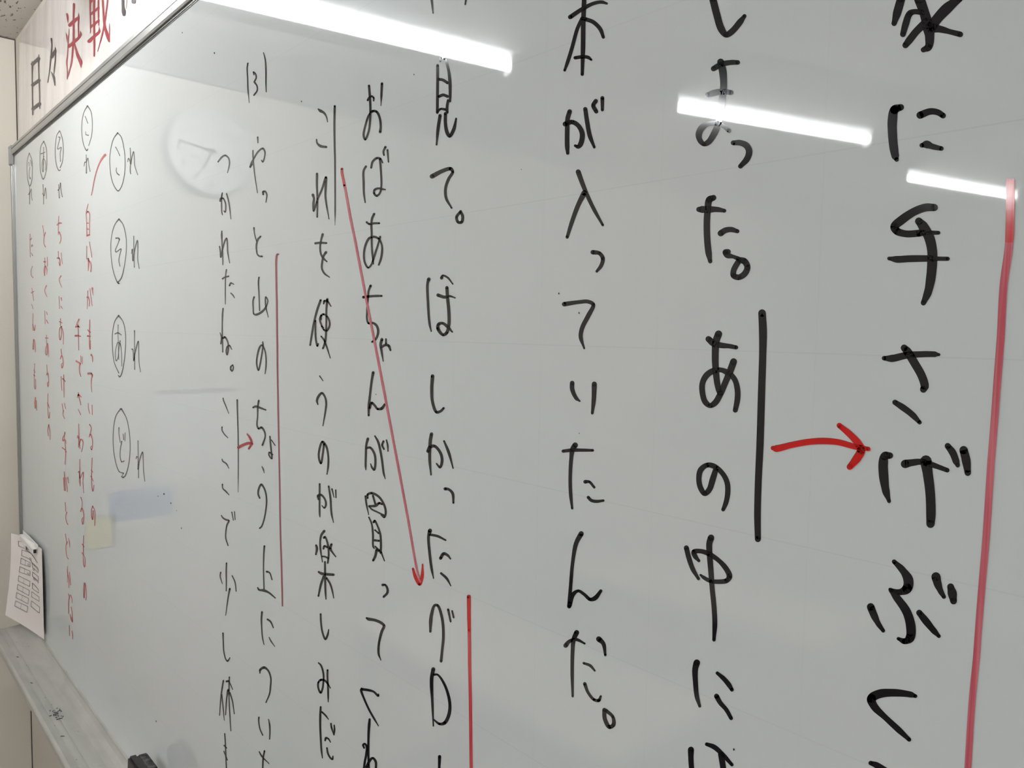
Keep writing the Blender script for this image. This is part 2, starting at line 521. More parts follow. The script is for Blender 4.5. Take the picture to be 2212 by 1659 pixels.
26: 565,770/24 620,890/28 645,1080/22
34: 520,1030/42 490,1180/32 437,1560/18
# kanji k
34: 1208,180/38 1198,300/34 1190,600/28 1195,850/26 1200,1030/28
40: 1075,1010/30 1100,1050/40 1200,1065/60 1300,1110/40 1425,1215/26
30: 1255,690/45 1310,710/30 1360,850/24
@ 440 1320 9.217
# kana k
40: 1160,20/42 1150,150/38 1155,350/30 1170,530/28 1200,665/20
34: 1270,165/40 1330,210/38 1385,330/24
22: 1303,525/20 1340,600/28 1415,705/16
# kana k
34: 383,440/34 388,600/28 400,800/26 440,960/28 475,995/36 520,930/22
# kana k
50: 1120,1235/26 1125,1170/50 1200,1125/58 1280,1180/40 1335,1330/34 1330,1500/36 1310,1650/34 1240,1820/26
@ 440 1479 9.217
# kana k
30: 1098,650/36 1095,720/30 1120,880/28 1175,1005/28
30: 1292,690/20 1312,800/36 1318,950/30 1312,1085/24
# kana k
34: 1210,1320/38 1185,1450/36 1175,1659/32 1172,1760
28: 1105,1335/26 1160,1430/34 1300,1570/18
# kanji k
32: 392,-80/36 370,50/34 345,230/30 315,610/20
26: 360,200/26 385,450/26 410,710/14
34: 510,-150/30 505,0/30 505,300/26 520,600/26 540,920/20
34: 455,-65/45 490,-70/40 530,-10/24 575,95/18
36: 490,110/60 460,250/30 435,600/20
28: 520,160/34 570,320/28 608,580/20
# kana k
30: 418,975/26 430,1150/26 440,1400/28 455,1760/26
26: 405,1210/30 455,1260/26
26: 400,1325/22 470,1500/24
@ 30 220 6.9125
# enclosing_circle g
12: 230,765 205,850/10 195,1000/10 210,1180/12 238,1258/16 265,1180/12 275,1020/10 268,870/10 230,765
# kana g
10: 222,900 228,960
9: 245,870 262,960
8: 262,880 268,930
10: 240,975 228,1050/9 228,1120/12 245,1150/14 248,1130/10
# kana g
14: 235,1260/8 235,1380/14 235,1525/12
10: 218,1385/14 250,1330/14 258,1300/10 262,1400 275,1470/9
# enclosing_circle g
14: 445,590/18 405,660/12 388,850/12 400,1050/12 438,1155/16 480,1040/12 492,850/12 480,680/12 445,590/18
# kana g
10: 442,680 440,800 440,950
16: 405,775 440,762 465,750/14
10: 450,810 425,900/12 422,1000/12 435,1045/14 442,950/10 445,850/10 462,870/10 475,960/10 470,1020/10
# kana g
11: 435,1235 440,1400/11 443,1525/11
10: 430,1370/14 450,1400 470,1285/12 480,1340/11 485,1445/9
# enclosing_circle g
16: 680,435/18 640,500/12 618,700/12 625,880/12 650,990/14 675,1025/16 695,1015/12
12: 690,440 725,560 738,740 722,900 690,985/14
# kana g
14: 665,525/14 685,530/14 672,600/12 655,705/14 705,680/14 692,760/12 695,890/12
# kana g
12: 668,1235/10 672,1350/12 678,1435/16
14: 658,1320/16 680,1300/14 695,1210/12 705,1330/12 722,1420/12
@ 160 220 6.9125
# enclosing_circle g
18: 200,60/22 150,150/12 118,300/11 118,500/12 150,660/13 190,728/20 205,705/14
12: 200,60/22 250,140/13 272,300/12 262,500/12 218,655/10
# kana g
10: 165,215 205,320
12: 172,445/8 178,490/12 213,500/18
# kana g
10: 180,790 183,900/14 183,1065/18
12: 150,960/10 162,900/16 180,900/16 205,840/12 220,950/10 240,1040/10
# enclosing_circle g
20: 650,465/24 590,550/14 545,720/12 532,900/12 560,1150/13 610,1280/14 658,1330/18 705,1270/14 750,1100/13 762,900/13 745,700/13 700,520/15 650,465
# kana g
14: 620,675 655,740/12 683,805/12
10: 632,985 630,1040/12 655,1080/18 675,1092/16
# kana g
12: 837,690 845,850/14 838,1030/18 845,1075/14
14: 800,895/10 812,845/16 830,870/14 845,930/18 865,820/14 888,745/16 900,850/12 905,950/12 950,1090/10
# connecting_line s
36: 462,790/36 420,840/28 370,930/18 310,1120/14 258,1395/10
@ 160 440 6.9125
# kanji s
12: 210,5/10 190,80/12 180,130/12 185,300/10 192,485/16
12: 185,140/20 205,118/24 228,150/12 230,300/10 228,465/10
14: 192,290 215,290
18: 190,380 215,380
24: 192,475 228,465
# kanji s
10: 187,635 187,830
10: 228,570 265,800
14: 210,820/24 215,870/26 210,1000/10
14: 215,850/20 245,880/14 252,960 248,1015/14
# kana s
11: 203,1300 200,1400 195,1570/8
12: 190,1400/16 205,1390/18 228,1450/12 225,1530/12
10: 235,1270 255,1430 272,1525/8
24: 272,1260/28 275,1310/14 282,1370/6
# enclosing_circle g
24: 670,230/26 610,310/16 560,480/12 548,700/12 570,930/13 610,1090/14 660,1190/22 680,1192/12
16: 670,230/26 730,310/16 775,500/13 780,680/12 755,900/13 705,1110/20 655,1175/24
# kana g
18: 625,515/22 665,515/20 675,530 650,610/12 618,690/14 625,722/16 700,675/18 680,770/12 668,850/12 685,935/10
# kana g
12: 890,485 893,700/14 898,950/12
14: 858,745/10 868,680/16 880,850/22 905,690/18 945,550/18 952,700/12 950,830/12 972,970/10
@ 160 660 6.9125
# kana s
14: 232,215 228,450/14 230,600/16 236,650/16 244,520/8
20: 200,360/10 225,385/24 248,400/12
24: 203,455/28 242,460/18
# kana s
28: 255,735/28 270,760/18 275,840/10
# kana s
30: 212,1015/34 255,1015/28 270,1040/22 258,1100/14 255,1200/10 265,1290/8
# kana s
9: 212,1460 215,1540/10 232,1615/8
10: 267,1487 271,1630
# kanji s
12: 72,205/20 40,270/14 28,315/14
24: 25,320/22 60,310/26 80,325/14
28: 20,452/30 55,450/28 95,460/20
12: 55,280 62,450 68,665/10
# kana s
24: 32,830/26 90,865/24
18: 92,865/22 80,900/16 82,1000/14 100,1060/12
9: 100,750 103,845
9: 123,765 122,870
# kana s
12: 60,1300 68,1340/20 80,1400/12 100,1485/10
18: 50,1375/10 65,1335/30 105,1365/14
10: 63,1550 98,1632
# enclosing_circle g
24: 665,150/26 610,230/14 575,400/12 572,600/12 600,850/12 668,1008/14
16: 665,150/26 730,240/14 765,400/13 768,600/13 745,850/15 705,1030/18 680,1065/20 660,1042/14
# kana g
12: 658,290/14 655,400/10 660,550 668,805/10
20: 610,425/16 655,408/22 705,440/14
12: 688,525/16 670,650/12 655,780 630,828/12 615,760/12 625,640/10 655,550/14 685,570/20 705,680/12 712,905/10
# kana g
14: 903,375/18 903,500/13 903,700/13 906,955/12
14: 860,650/16 875,655/16 892,825/20 905,730/18 958,535/18 965,680/12 970,850/12 992,990/10
@ 200 850 6.9125
# enclosing_circle g
22: 420,228/24 350,330/14 310,560/12 310,800/12 345,1030/13 400,1170/15 460,1192/18 445,1220/8 462,1240/6
14: 430,230/24 505,370/13 550,600/12 560,850/13 530,1100/15 485,1230/20 455,1255/22 430,1235/14
# kana g
14: 393,510/16 393,600/11 412,730/10
12: 435,715/18 415,830/12 412,950/12 435,1020/16 470,1008/16
10: 455,605 465,690/14
10: 485,585 482,710
# kana g
12: 677,705 680,900/12 686,1260/11
14: 650,975/12 660,942/16 675,960/10 680,1130/20 700,1000/16 745,875/18 755,1000/12 760,1150/12 780,1310/9
@ 30 440 6.9125
# kana s
9: 240,455 240,650 243,795/7
14: 240,535 262,518/14
10: 262,640/12 270,612/12 280,630/10
10: 258,735 282,775
# kana s
9: 275,935 255,1000/10 260,1075/10 288,1105/10
# kana s
9: 267,1260 280,1350 293,1445/7
16: 260,1330 295,1312
10: 262,1500/7 285,1565
# kana s
9: 430,325 450,490/8
10: 470,430/12 450,500/10 448,600/10 470,645/14
# kana s
9: 460,810 460,950
20: 448,868 472,868
10: 460,940/18 450,1000/16 455,1075/12 470,930/16 490,980/12 490,1055/8
9: 498,800 502,935
# kana s
11: 485,1222/14 460,1290/10 470,1340 495,1392/8
# kana s
10: 671,185 663,330 663,465/10
20: 645,320/16 675,290/24 712,290/18
14: 675,425/22 700,490/12 698,550/12 682,595/10
# kana s
10: 662,710 665,800
16: 648,812/20 675,815/20 688,880/12 685,925/12 670,870/8
10: 705,735 722,900/8
# kana s
18: 702,1078/18 675,1130/10 685,1180 715,1250/8
# kana s
9: 672,1383 680,1570/8
14: 705,1405/16 715,1450/8
12: 702,1530 725,1570/8
@ 30 660 6.9125
# kana s
9: 285,120 280,280 280,370
12: 282,280/14 305,370/18 318,290/8
# kana s
10: 293,505/12 285,600/12 288,655/14 300,510 315,600 320,695/7
# kana s
9: 307,870 303,1100 308,1230/10 318,1245/12 322,1100/7
14: 297,965/10 315,1000/12
14: 295,1035 312,1050
# kana s
16: 320,1375/16 312,1450/22 318,1535/12 330,1420/12 340,1565/8
# kana s
8: 460,80 465,275
9: 485,95 502,140
12: 485,215 510,265
# kana s
9: 485,440 485,560
16: 472,485/18 512,488/10
12: 495,565/14 475,650/12 478,735/12 490,735 500,570/16 515,680/10 515,770/7
# kana s
9: 490,885 497,1010
12: 488,1035/14 500,1010/16 518,1100/11 515,1180/12 508,1212/12 502,1160/12 512,1140/10
# kana s
11: 695,195 693,300
20: 680,240/16 722,262/10
12: 715,310/14 690,330/12 675,430/11 690,512/14 712,420/11 705,310/12 735,400/11 738,578/9
# kana s
10: 702,650/12 712,730/12
16: 695,795/16 712,745/18 730,800/12 733,890/12 718,932/14 710,880/12 722,860/10
# kana s
11: 705,1060 710,1200 718,1270/9
12: 742,1035 745,1200/12 748,1370/9
20: 728,1090/16 768,1135/10
@ 90 860 6.9125
# kana s
9: 303,85 320,190
9: 338,75 357,160
10: 325,185/16 318,250/10 343,308/9
# kana s
9: 92,-67 90,80 95,250 108,300/12 120,210/8
12: 86,70 116,150/8
# kana s
10: 105,395/14 90,480/12 98,565/10
9: 105,395 122,500 125,620
# kana s
10: 550,385 555,560/14 550,735/14
14: 530,595/10 540,560/16 565,700/14 570,755/10
14: 555,700 585,615/18 612,640/14 615,700/10 595,800/10
# kana s
12: 715,395/18 738,440/12 722,540/12
18: 708,580/10 725,540/20 755,620/12 758,700/11 745,770/14 730,740/11 745,715/11
# kanji s
14: 345,510/16 345,535/14 312,600/12 318,635/18 345,620/14 365,680/8
12: 345,640/10 355,800/12 348,990/12
18: 308,740/18 345,770/14 368,805/10
10: 342,520 330,640
# kana s
11: 567,915 567,1100/10 568,1240/22 572,1310/10
12: 545,1110/10 560,1095/16 568,1200/14 618,1105/14 615,1250/10 625,1415/8
# kana s
12: 753,895 745,1080/11 745,1250/12 762,1390/14 780,1300/10
14: 740,1075 765,1110/8
14: 733,1165/14 770,1240/8
# kana s
11: 335,1100 342,1200/18 350,1380/14
10: 325,1190/14 335,1380/8
11: 362,1190 382,1400/9
16: 388,1185/16 398,1270/8
@ 90 1060 6.9125
# kana s
10: 350,175 357,310/9
11: 375,320/14 358,380/10 365,450/10 390,508/12
# kana s
10: 352,645 372,760
12: 380,765/20 362,830/11 365,920 380,995/10 398,1018/12
12: 398,710/8 415,780/14 420,850/7
# kana s
10: 383,1130/9 385,1220/16 405,1320/14 403,1450/10
10: 385,1250 385,1370/8
10: 415,1215 432,1410
# kana s
12: 583,98/14 603,170/10 600,250/10
16: 582,310/16 598,260/18 628,350/13 625,450/12 612,500/14 600,440/12 612,400/10
# kana s
12: 760,230/16 742,300/13 748,400/14 758,430/14 770,300/16
12: 762,230 792,300/12 795,400/11 790,520/9
# kana s
11: 627,670 620,850/12 620,950/12
16: 605,798 632,840/10
16: 602,925 625,965
11: 618,960 625,1100/14 640,1138/14 647,1050/11 640,980/8
# kana s
11: 635,1378/14 625,1480/11 632,1600/14 640,1500 645,1380/12 662,1480/11 665,1560 660,1632/12
@ 50 1180 6.9125
# kana s
12: 670,708/8 690,745/18 678,820/11 675,1005/9
12: 708,728/12 728,790/8 728,845/7
11: 717,905 730,1000 732,1130/12
16: 700,1015/10 712,1080/16 735,1130/14 728,1060/16
# kana s
10: 688,1185 692,1335/9
11: 727,1265 738,1325/13 737,1385/9
'''
BANNER1 = '''
@ 0 0 5.53
# kanji b
13: 385,740/20 383,900/13 385,1100 390,1370/12
13: 462,650/6 460,720/16 463,900/12 470,1100 473,1295/10
40: 385,765 460,700
38: 388,1015 463,960
40: 392,1300 470,1240
# kanji b
20: 612,462 618,530/14 605,700/16 590,850/12 568,985/8
38: 615,680 655,615
16: 658,565/8 660,600/18 660,700/14 650,800/14 642,880/8
12: 612,860/10 640,920/28 655,1020/10
@ 60 0 11.06
# kanji c
40: 932,330 950,420/45 958,545/12
15: 912,790 930,880/32 937,1010/8
12: 985,690 965,1000/20 945,1300/22 928,1480/35 940,1659/20 935,1890/14
55: 1100,95/50 1092,300/42 1092,600/42 1090,1000/48 1080,1100/42 1040,1500/38 990,1700/28 940,1890/12
70: 1000,600/80 1100,505 1205,420/60
28: 1210,310/12 1212,400/36 1208,600/28 1210,860/28
60: 980,1105/75 1100,1000/65 1220,890/60 1260,820/50 1255,740/12
20: 1110,1020 1150,1180/45 1200,1350/70 1255,1470/85 1268,1610/15
# kanji c
35: 1485,-60 1490,300/30 1495,600/28 1495,790/16
45: 1578,-60 1580,600/42 1585,1000/42 1582,1340/34
35: 1685,-60 1685,300/32 1690,600/20
55: 1500,340 1685,185
55: 1500,40 1685,-100
55: 1505,640 1690,490
60: 1460,985/80 1600,850/65 1700,760/55 1705,650/10
38: 1780,-60 1800,250/40 1830,600/50 1900,850/75 1945,980/60
12: 1948,560/8 1950,700/20 1950,940/40
20: 1910,-60/30 1880,200/30 1840,480/30 1780,800/34 1665,1230/12
'''
BANNER2 = '''
@ 200 0 7.373
# kanji b
40: 480,-60 480,100/36 492,180/62 495,235/40
8: 545,-20 530,140/6
60: 650,-60 650,30
'''
# ------------------------------------------------------------------ materials
M = {}
wallm = M['wall'] = mat('wall_paper', (0.70, 0.655, 0.575), 0.7); add_bump(wallm, 260, 0.25, 0.001)
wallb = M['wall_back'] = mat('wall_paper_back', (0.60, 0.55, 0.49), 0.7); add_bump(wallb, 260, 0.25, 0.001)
ceilm = M['ceil'] = mat('acoustic_ceiling', (0.62, 0.58, 0.54), 0.9)
def ceiling_nodes(m):
    tc = nd(m, 'ShaderNodeTexCoord'); mp = nd(m, 'ShaderNodeMapping'); mp.inputs['Scale'].default_value = (32, 90, 1)
    dz = nd(m, 'ShaderNodeTexNoise'); dz.inputs['Scale'].default_value = 9
    mx = nd(m, 'ShaderNodeMixRGB'); mx.inputs[0].default_value = 0.06
    ln(m, tc.outputs['Object'], dz.inputs['Vector']); ln(m, tc.outputs['Object'], mx.inputs[1]); ln(m, dz.outputs['Color'], mx.inputs[2])
    ln(m, mx.outputs[0], mp.inputs['Vector'])
    nz = nd(m, 'ShaderNodeTexNoise'); nz.inputs['Scale'].default_value = 1.6; nz.inputs['Detail'].default_value = 2
    ln(m, mp.outputs[0], nz.inputs['Vector'])
    cr = nd(m, 'ShaderNodeValToRGB'); cr.color_ramp.elements[0].position = 0.335; cr.color_ramp.elements[1].position = 0.37
    cr.color_ramp.elements[0].color = (0.16, 0.14, 0.12, 1); cr.color_ramp.elements[1].color = (0.62, 0.585, 0.545, 1)
    ln(m, nz.outputs['Fac'], cr.inputs['Fac']); ln(m, cr.outputs[0], bsdf(m).inputs['Base Color'])
    bp = nd(m, 'ShaderNodeBump'); bp.inputs['Strength'].default_value = 0.6; bp.inputs['Distance'].default_value = 0.002
    ln(m, cr.outputs[0], bp.inputs['Height']); ln(m, bp.outputs[0], bsdf(m).inputs['Normal'])
ceiling_nodes(ceilm)
floorm = M['floor'] = mat('floor_tile', (0.10, 0.085, 0.07), 0.4); add_mottle(floorm, 3, (0.09, 0.075, 0.06), (0.13, 0.11, 0.09))
alu = M['alu'] = mat('brushed_aluminium', (0.36, 0.36, 0.355), 0.36, 0.7); add_bump(alu, 60, 0.12, 0.0005, 3, (1, 30, 30))
gask = M['gasket'] = mat('dark_gasket', (0.035, 0.032, 0.032), 0.5)
capm = M['cap'] = mat('grey_plastic', (0.33, 0.33, 0.33), 0.45)
traym = M['tray'] = mat('tray_metal', (0.42, 0.41, 0.385), 0.42, 0.25); add_mottle(traym, 14, (0.39, 0.385, 0.36), (0.47, 0.46, 0.43), 0.3, 0.7, (1, 3, 3))
paperm = M['paper'] = mat('paper', (0.80, 0.74, 0.72), 0.75)
prt = M['print'] = mat('print_ink', (0.16, 0.13, 0.12), 0.7)
gry = M['greyprint'] = mat('print_grey', (0.30, 0.27, 0.26), 0.7)
whp = M['whiteplastic'] = mat('white_plastic', (0.80, 0.78, 0.77), 0.25)
blk = M['black'] = mat('black_plastic', (0.012, 0.008, 0.010), 0.35)
# board enamel: glossy white with the faint 10 cm ruling, wiped smears
bd = M['board'] = mat('board_enamel', (0.60, 0.61, 0.61), 0.09, 0, None, 1, 0.5)
def board_nodes(m):
    tc = nd(m, 'ShaderNodeTexCoord'); sp = nd(m, 'ShaderNodeSeparateXYZ'); ln(m, tc.outputs['Object'], sp.inputs[0])
    def math_(op, a, b=None):
        n = nd(m, 'ShaderNodeMath', operation=op)
        for i, v in enumerate((a, b)):
            if v is None: continue
            if isinstance(v, (int, float)): n.inputs[i].default_value = v
            else: ln(m, v, n.inputs[i])
        return n.outputs[0]
    # horizontal ruling at EYE-.007 + k*.1, vertical ruling every .1 through X=-.387
    lines = []
    for out, off in ((sp.outputs['Z'], EYE - 0.0072), (sp.outputs['X'], -0.387)):
        t = math_('ADD', out, 10.0 - off + 0.05); t = math_('MODULO', t, 0.1); t = math_('SUBTRACT', t, 0.05); t = math_('ABSOLUTE', t)
        lines.append(math_('LESS_THAN', t, 0.00035))
    g = math_('MAXIMUM', lines[0], math_('MULTIPLY', lines[1], 0.35))
    nz = nd(m, 'ShaderNodeTexNoise'); nz.inputs['Scale'].default_value = 6; nz.inputs['Detail'].default_value = 3
    ln(m, tc.outputs['Object'], nz.inputs['Vector'])
    g = math_('MULTIPLY', g, math_('MULTIPLY', nz.outputs['Fac'], 0.22))
    # wiped smears: broad soft noise, a trifle darker
    mp = nd(m, 'ShaderNodeMapping'); mp.inputs['Scale'].default_value = (1.5, 1, 1.0); mp.inputs['Rotation'].default_value = (0, 0.6, 0)
    n2 = nd(m, 'ShaderNodeTexNoise'); n2.inputs['Scale'].default_value = 2.2; n2.inputs['Detail'].default_value = 6
    ln(m, tc.outputs['Object'], mp.inputs[0]); ln(m, mp.outputs[0], n2.inputs['Vector'])
    cr = nd(m, 'ShaderNodeValToRGB'); e = cr.color_ramp.elements
    e[0].position = 0.3; e[0].color = (0.575, 0.612, 0.622, 1); e[1].position = 0.7; e[1].color = (0.610, 0.628, 0.632, 1)
    ln(m, n2.outputs['Fac'], cr.inputs['Fac'])
    mx = nd(m, 'ShaderNodeMixRGB'); ln(m, g, mx.inputs[0]); ln(m, cr.outputs[0], mx.inputs[1]); mx.inputs[2].default_value = (0.25, 0.27, 0.28, 1)
    ln(m, mx.outputs[0], bsdf(m).inputs['Base Color'])
    rr = nd(m, 'ShaderNodeMapRange'); rr.inputs[3].default_value = 0.015; rr.inputs[4].default_value = 0.03
    ln(m, n2.outputs['Fac'], rr.inputs[0]); ln(m, rr.outputs[0], bsdf(m).inputs['Roughness'])
board_nodes(bd)
INK = {}
def ink(code, col, rough=0.06, streak=None):
    m = mat('marker_ink_' + code, col, rough)
    if streak:
        add_mottle(m, 1.0, col, streak, 0.40, 0.62, (900, 1, 14), 2)
    INK[code] = m
ink('k', (0.010, 0.009, 0.012)); ink('g', (0.032, 0.032, 0.032))
ink('r', (0.56, 0.010, 0.010), 0.10); ink('q', (0.55, 0.03, 0.035), 0.10, (0.58, 0.09, 0.10))
ink('p', (0.50, 0.085, 0.115), 0.10, (0.58, 0.17, 0.20)); ink('m', (0.30, 0.06, 0.08), 0.10)
ink('n', (0.36, 0.015, 0.022), 0.10); ink('s', (0.50, 0.055, 0.06), 0.10)
ink('b', (0.035, 0.025, 0.025), 0.35); ink('c', (0.30, 0.03, 0.042), 0.35)
# ------------------------------------------------------------------ room shell
XL, XR, YB, YF, ZC = -2.357, 3.2, 0.02, -4.6, EYE + 0.728
def slab(name, *a):
    return tag(box(name, *a), kind='structure')
slab('floor', XL - .1, XR + .1, YF - .1, YB + .1, -0.06, 0.0, floorm)
slab('ceiling', XL - .1, XR + .1, YF - .1, YB + .1, ZC, ZC + 0.06, ceilm)
slab('wall_left', XL - .1, XL, YF, YB, 0.0, ZC, wallm)
slab('wall_right', XR, XR + .1, YF, YB, 0.0, ZC, wallm)
slab('wall_back', XL - .1, XR + .1, YB, YB + .1, 0.0, ZC, wallb)
slab('wall_front', XL - .1, XR + .1, YF - .1, YF, 0.0, ZC, wallm)
tag(box('baseboard_back', XL, XR, YB - .012, YB, 0, 0.06, gask), kind='structure')
tag(box('baseboard_left', XL, XL + .012, YF, YB - .012, 0, 0.06, gask), kind='structure')
# the open joint in the corner of the two walls
tag(extrude_profile('trim_1', [(XL, YB), (XL + .0012, YB), (XL + .0012, YB - .0022), (XL, YB - .0022)], 0.06, ZC, 'Z', mat('corner_joint', (0.05, 0.04, 0.035), 0.8)), kind='structure')
tag(extrude_profile('trim_2', [(XL, ZC), (XL + .002, ZC), (XL + .002, ZC - .003), (XL, ZC - .003)], YF, YB, 'Y', mat('ceiling_joint', (0.10, 0.085, 0.07), 0.8)), kind='structure')
# ------------------------------------------------------------------ ceiling lamps (seen in the board's gloss) and added fill panels
tubem = mat('fluorescent_tube', (0.9, 0.9, 0.9), 0.4, 0, (0.97, 0.99, 1.0), TUBE)
shadem = mat('lamp_reflector', (0.33, 0.34, 0.34), 0.5)
def ceiling_lamp(x, y, ang, length, label):
    t = empty('ceiling_lamp', (x, y, ZC)); t.rotation_euler = (0, 0, ang)
    tag(t, label, 'lamp', 'fluorescent ceiling lamps in a row')
    L = length / 2; wv = 0.27; hb = 0.046
    body = [(-0.045, 0), (-0.035, -hb), (0.035, -hb), (0.045, 0)]
    extrude_profile('body', body, -L, L, 'Y', shadem, t)
    for s in (-1, 1):
        wing = [(s * 0.045, 0), (s * 0.045, -0.012), (s * wv, -0.004), (s * wv, 0)] if False else [(s * 0.036, -hb), (s * 0.042, -hb), (s * wv, -0.005), (s * wv, 0.0), (s * 0.045, 0.0)]
        extrude_profile('reflector', wing, -L, L, 'Y', shadem, t)
    vs = []; seg = 12; r = 0.013
    me = None
    cyl('tube', (0, 0, -hb - 0.022), r, -L + 0.02, L - 0.02, tubem, t, 16)
    for s in (-1, 1): box('socket', -0.018, 0.018, s * (L - 0.012) - 0.01, s * (L - 0.012) + 0.01, -hb - 0.045, -hb, whp, t)
    return t
ceiling_lamp(-1.524, -0.525, math.radians(9.4), 0.82, 'short fluorescent lamp in a white trough nearest the whiteboard')
ceiling_lamp(-1.262, -1.845, math.radians(17), 0.82, 'second fluorescent ceiling lamp from the whiteboard')
ceiling_lamp(-1.205, -3.28, math.radians(13.6), 0.82, 'fluorescent ceiling lamp farthest from the whiteboard')
panelm = mat('fill_panel_glow', (0.9, 0.9, 0.9), 0.4, 0, (0.98, 1.0, 1.0), FILL_PANEL)
def added_fill_panel(x, y, label):  # unseen panel added for even light, outside the board's reflections
    t = empty('added_fill_panel', (x, y, ZC)); tag(t, label, 'lamp', 'added square ceiling fill lights')
    box('frame', -.31, .31, -.31, .31, -.020, 0, whp, t); box('diffuser', -.29, .29, -.29, .29, -.024, -.019, panelm, t)
for x, y, lb in [(0.45, -1.7, 'added square fill light above the right half of the whiteboard'), (2.0, -1.5, 'added square fill light in the ceiling corner right of the whiteboard'),
                 (0.45, -3.5, 'added square fill light over the middle of the room'), (2.0, -3.5, 'added square fill light by the right wall, rear')]:
    added_fill_panel(x, y, lb)
# ------------------------------------------------------------------ whiteboard
BT, BB = EYE + 0.4247, EYE - 0.745        # inner top / bottom edge of the writing face
BL, BR = -2.2935, 1.30
wb = empty('whiteboard', (BL, 0, BB))
tag(wb, 'wide white enamel whiteboard filled with black and red vertical Japanese handwriting, aluminium frame', 'whiteboard')
def wpart(o): return rel(o, wb)
def board_panel():
    # slightly bowed sheet, as its reflections show
    nx, nz = 90, 30; vs = []; fs = []
    for j in range(nz + 1):
        for i in range(nx + 1):
            x = BL - .012 + (BR - BL + .024) * i / nx; z = BB - .012 + (BT - BB + .024) * j / nz
            vs.append((x, 0.0, z))
    for j in range(nz):
        for i in range(nx):
            a = j * (nx + 1) + i; fs.append((a, a + 1, a + nx + 2, a + nx + 1))
    me = mesh(vs, fs, 'panel'); return link('panel', me, bd, None, True)
wpart(board_panel())
wpart(box('backing', BL - .012, BR + .012, 0.0006, 0.018, BB - .012, BT + .012, capm))
def zp(p): return [(-d, BT + z) for d, z in p]
# (protrusion, height above the writing face)
prof_top = zp([(-.018, -.004), (.0012, -.004), (.0012, .0002), (.0045, .0004), (.0060, .0030), (.0060, .0118), (.0048, .0122), (.0048, .0138), (.0060, .0142), (.0052, .0208), (.0030, .0226), (-.018, .0226)])
wpart(extrude_profile('frame_rail', prof_top, BL - .0245, BR + .0245, 'X', alu))
wpart(box('gasket', BL, BR, -0.0022, 0.0, BT - .0030, BT + .0004, gask))
def xp(p, x0, s): return [(x0 + s * z, -d) for d, z in p]
pside = [(-.018, -.002), (.0010, -.002), (.0012, .0003), (.0030, .0006), (.0034, .006), (.0026, .0064), (.0026, .0085), (.0050, .0090), (.0050, .0210), (.0032, .0226), (-.018, .0226)]
wpart(extrude_profile('frame_rail', xp(pside, BL, -1), BB - .01, BT + .0004, 'Z', alu))
wpart(extrude_profile('frame_rail', xp(pside, BR, 1), BB - .01, BT + .0004, 'Z', alu))
wpart(box('gasket', BL - .0088, BL - .0066, -0.0030, 0.0, BB, BT - .003, gask))
for s, x in ((-1, BL), (1, BR)):
    a, b = sorted((x + s * 0.0255, x - s * 0.002)); wpart(box('corner_cap', a, b, -0.0078, 0.018, BT - .024, BT + .0235, capm, None, 0.0016))
# tray along the lower edge
TZ = BB
tp = [(0.018, -.050), (0.018, 0.002), (0.0, 0.0015), (-.0035, 0.0008), (-.0042, -.0035), (-.008, -.0095), (-.016, -.0150), (-.027, -.0175), (-.0500, -.0180), (-.0505, -.0192), (-.0520, -.0192), (-.0525, -.0180),
      (-.0615, -.0178), (-.0622, -.0186), (-.0640, -.0186), (-.0648, -.0172), (-.0760, -.0140), (-.0800, -.0150), (-.0815, -.0180), (-.0815, -.0290), (-.0790, -.0330), (-.030, -.0420), (-.006, -.0500)]
tray = wpart(extrude_profile('tray', [(y, TZ + z) for y, z in tp], BL + 0.035, BR - 0.03, 'X', traym))
tag(tray, 'grey metal marker tray with ridges and crumbs of dried ink')
# faint crumbs and dried ink on the tray, dots on the board
def crumbs():
    bm = bmesh.new()
    def crumb(x, y, z, r, ang=0, el=1):
        g = bmesh.ops.create_icosphere(bm, subdivisions=1, radius=r)
        for v in g['verts']:
            p = Vector((v.co.x * el, v.co.y * 0.7, v.co.z * 0.45)); p.rotate(Matrix.Rotation(ang, 3, 'Z')); v.co = p + Vector((x, y, z))
    def at(px, py):
        v = w(Vector((px - CX, py - CY, F_PX))); zz = TZ - .0172; q = CAM + v * ((zz - CAM.z) / v.z); return q
    for px, py in [(140, 1496.5), (62, 1396.7), (169, 1580), (136, 1590), (48, 1396), (36, 1387), (16, 1389), (57, 1437), (98, 1507), (112, 1522), (165, 1641), (118, 1567)]:
        q = at(px, py); crumb(q.x, q.y, q.z, 0.0011)
    for i in range(34):
        q = at(122 + random.gauss(0, 7), 1541 + random.gauss(0, 9)); crumb(q.x, q.y, q.z, random.uniform(.0005, .0016), random.uniform(0, 3), random.uniform(1, 2.4))
    for px, py, a in [(130, 1534, .3), (38, 1419, .5), (72, 1401, .2), (120, 1539, 1.2), (68, 1475, .4), (130, 1552, 1.3), (135, 1590, .8)]:
        q = at(px, py); crumb(q.x, q.y, q.z, 0.0016, a, 3.2)
    for i in range(40):
        q = at(random.uniform(20, 260), random.uniform(1380, 1659))
        if -.075 < q.y < -.006 and q.x > BL + .04: crumb(q.x, q.y, q.z, random.uniform(.0003, .0007))
    me = bpy.data.meshes.new('crumbs'); bm.to_mesh(me); bm.free(); return link('ink_crumbs', me, blk)
wpart(tag(crumbs(), kind='stuff'))
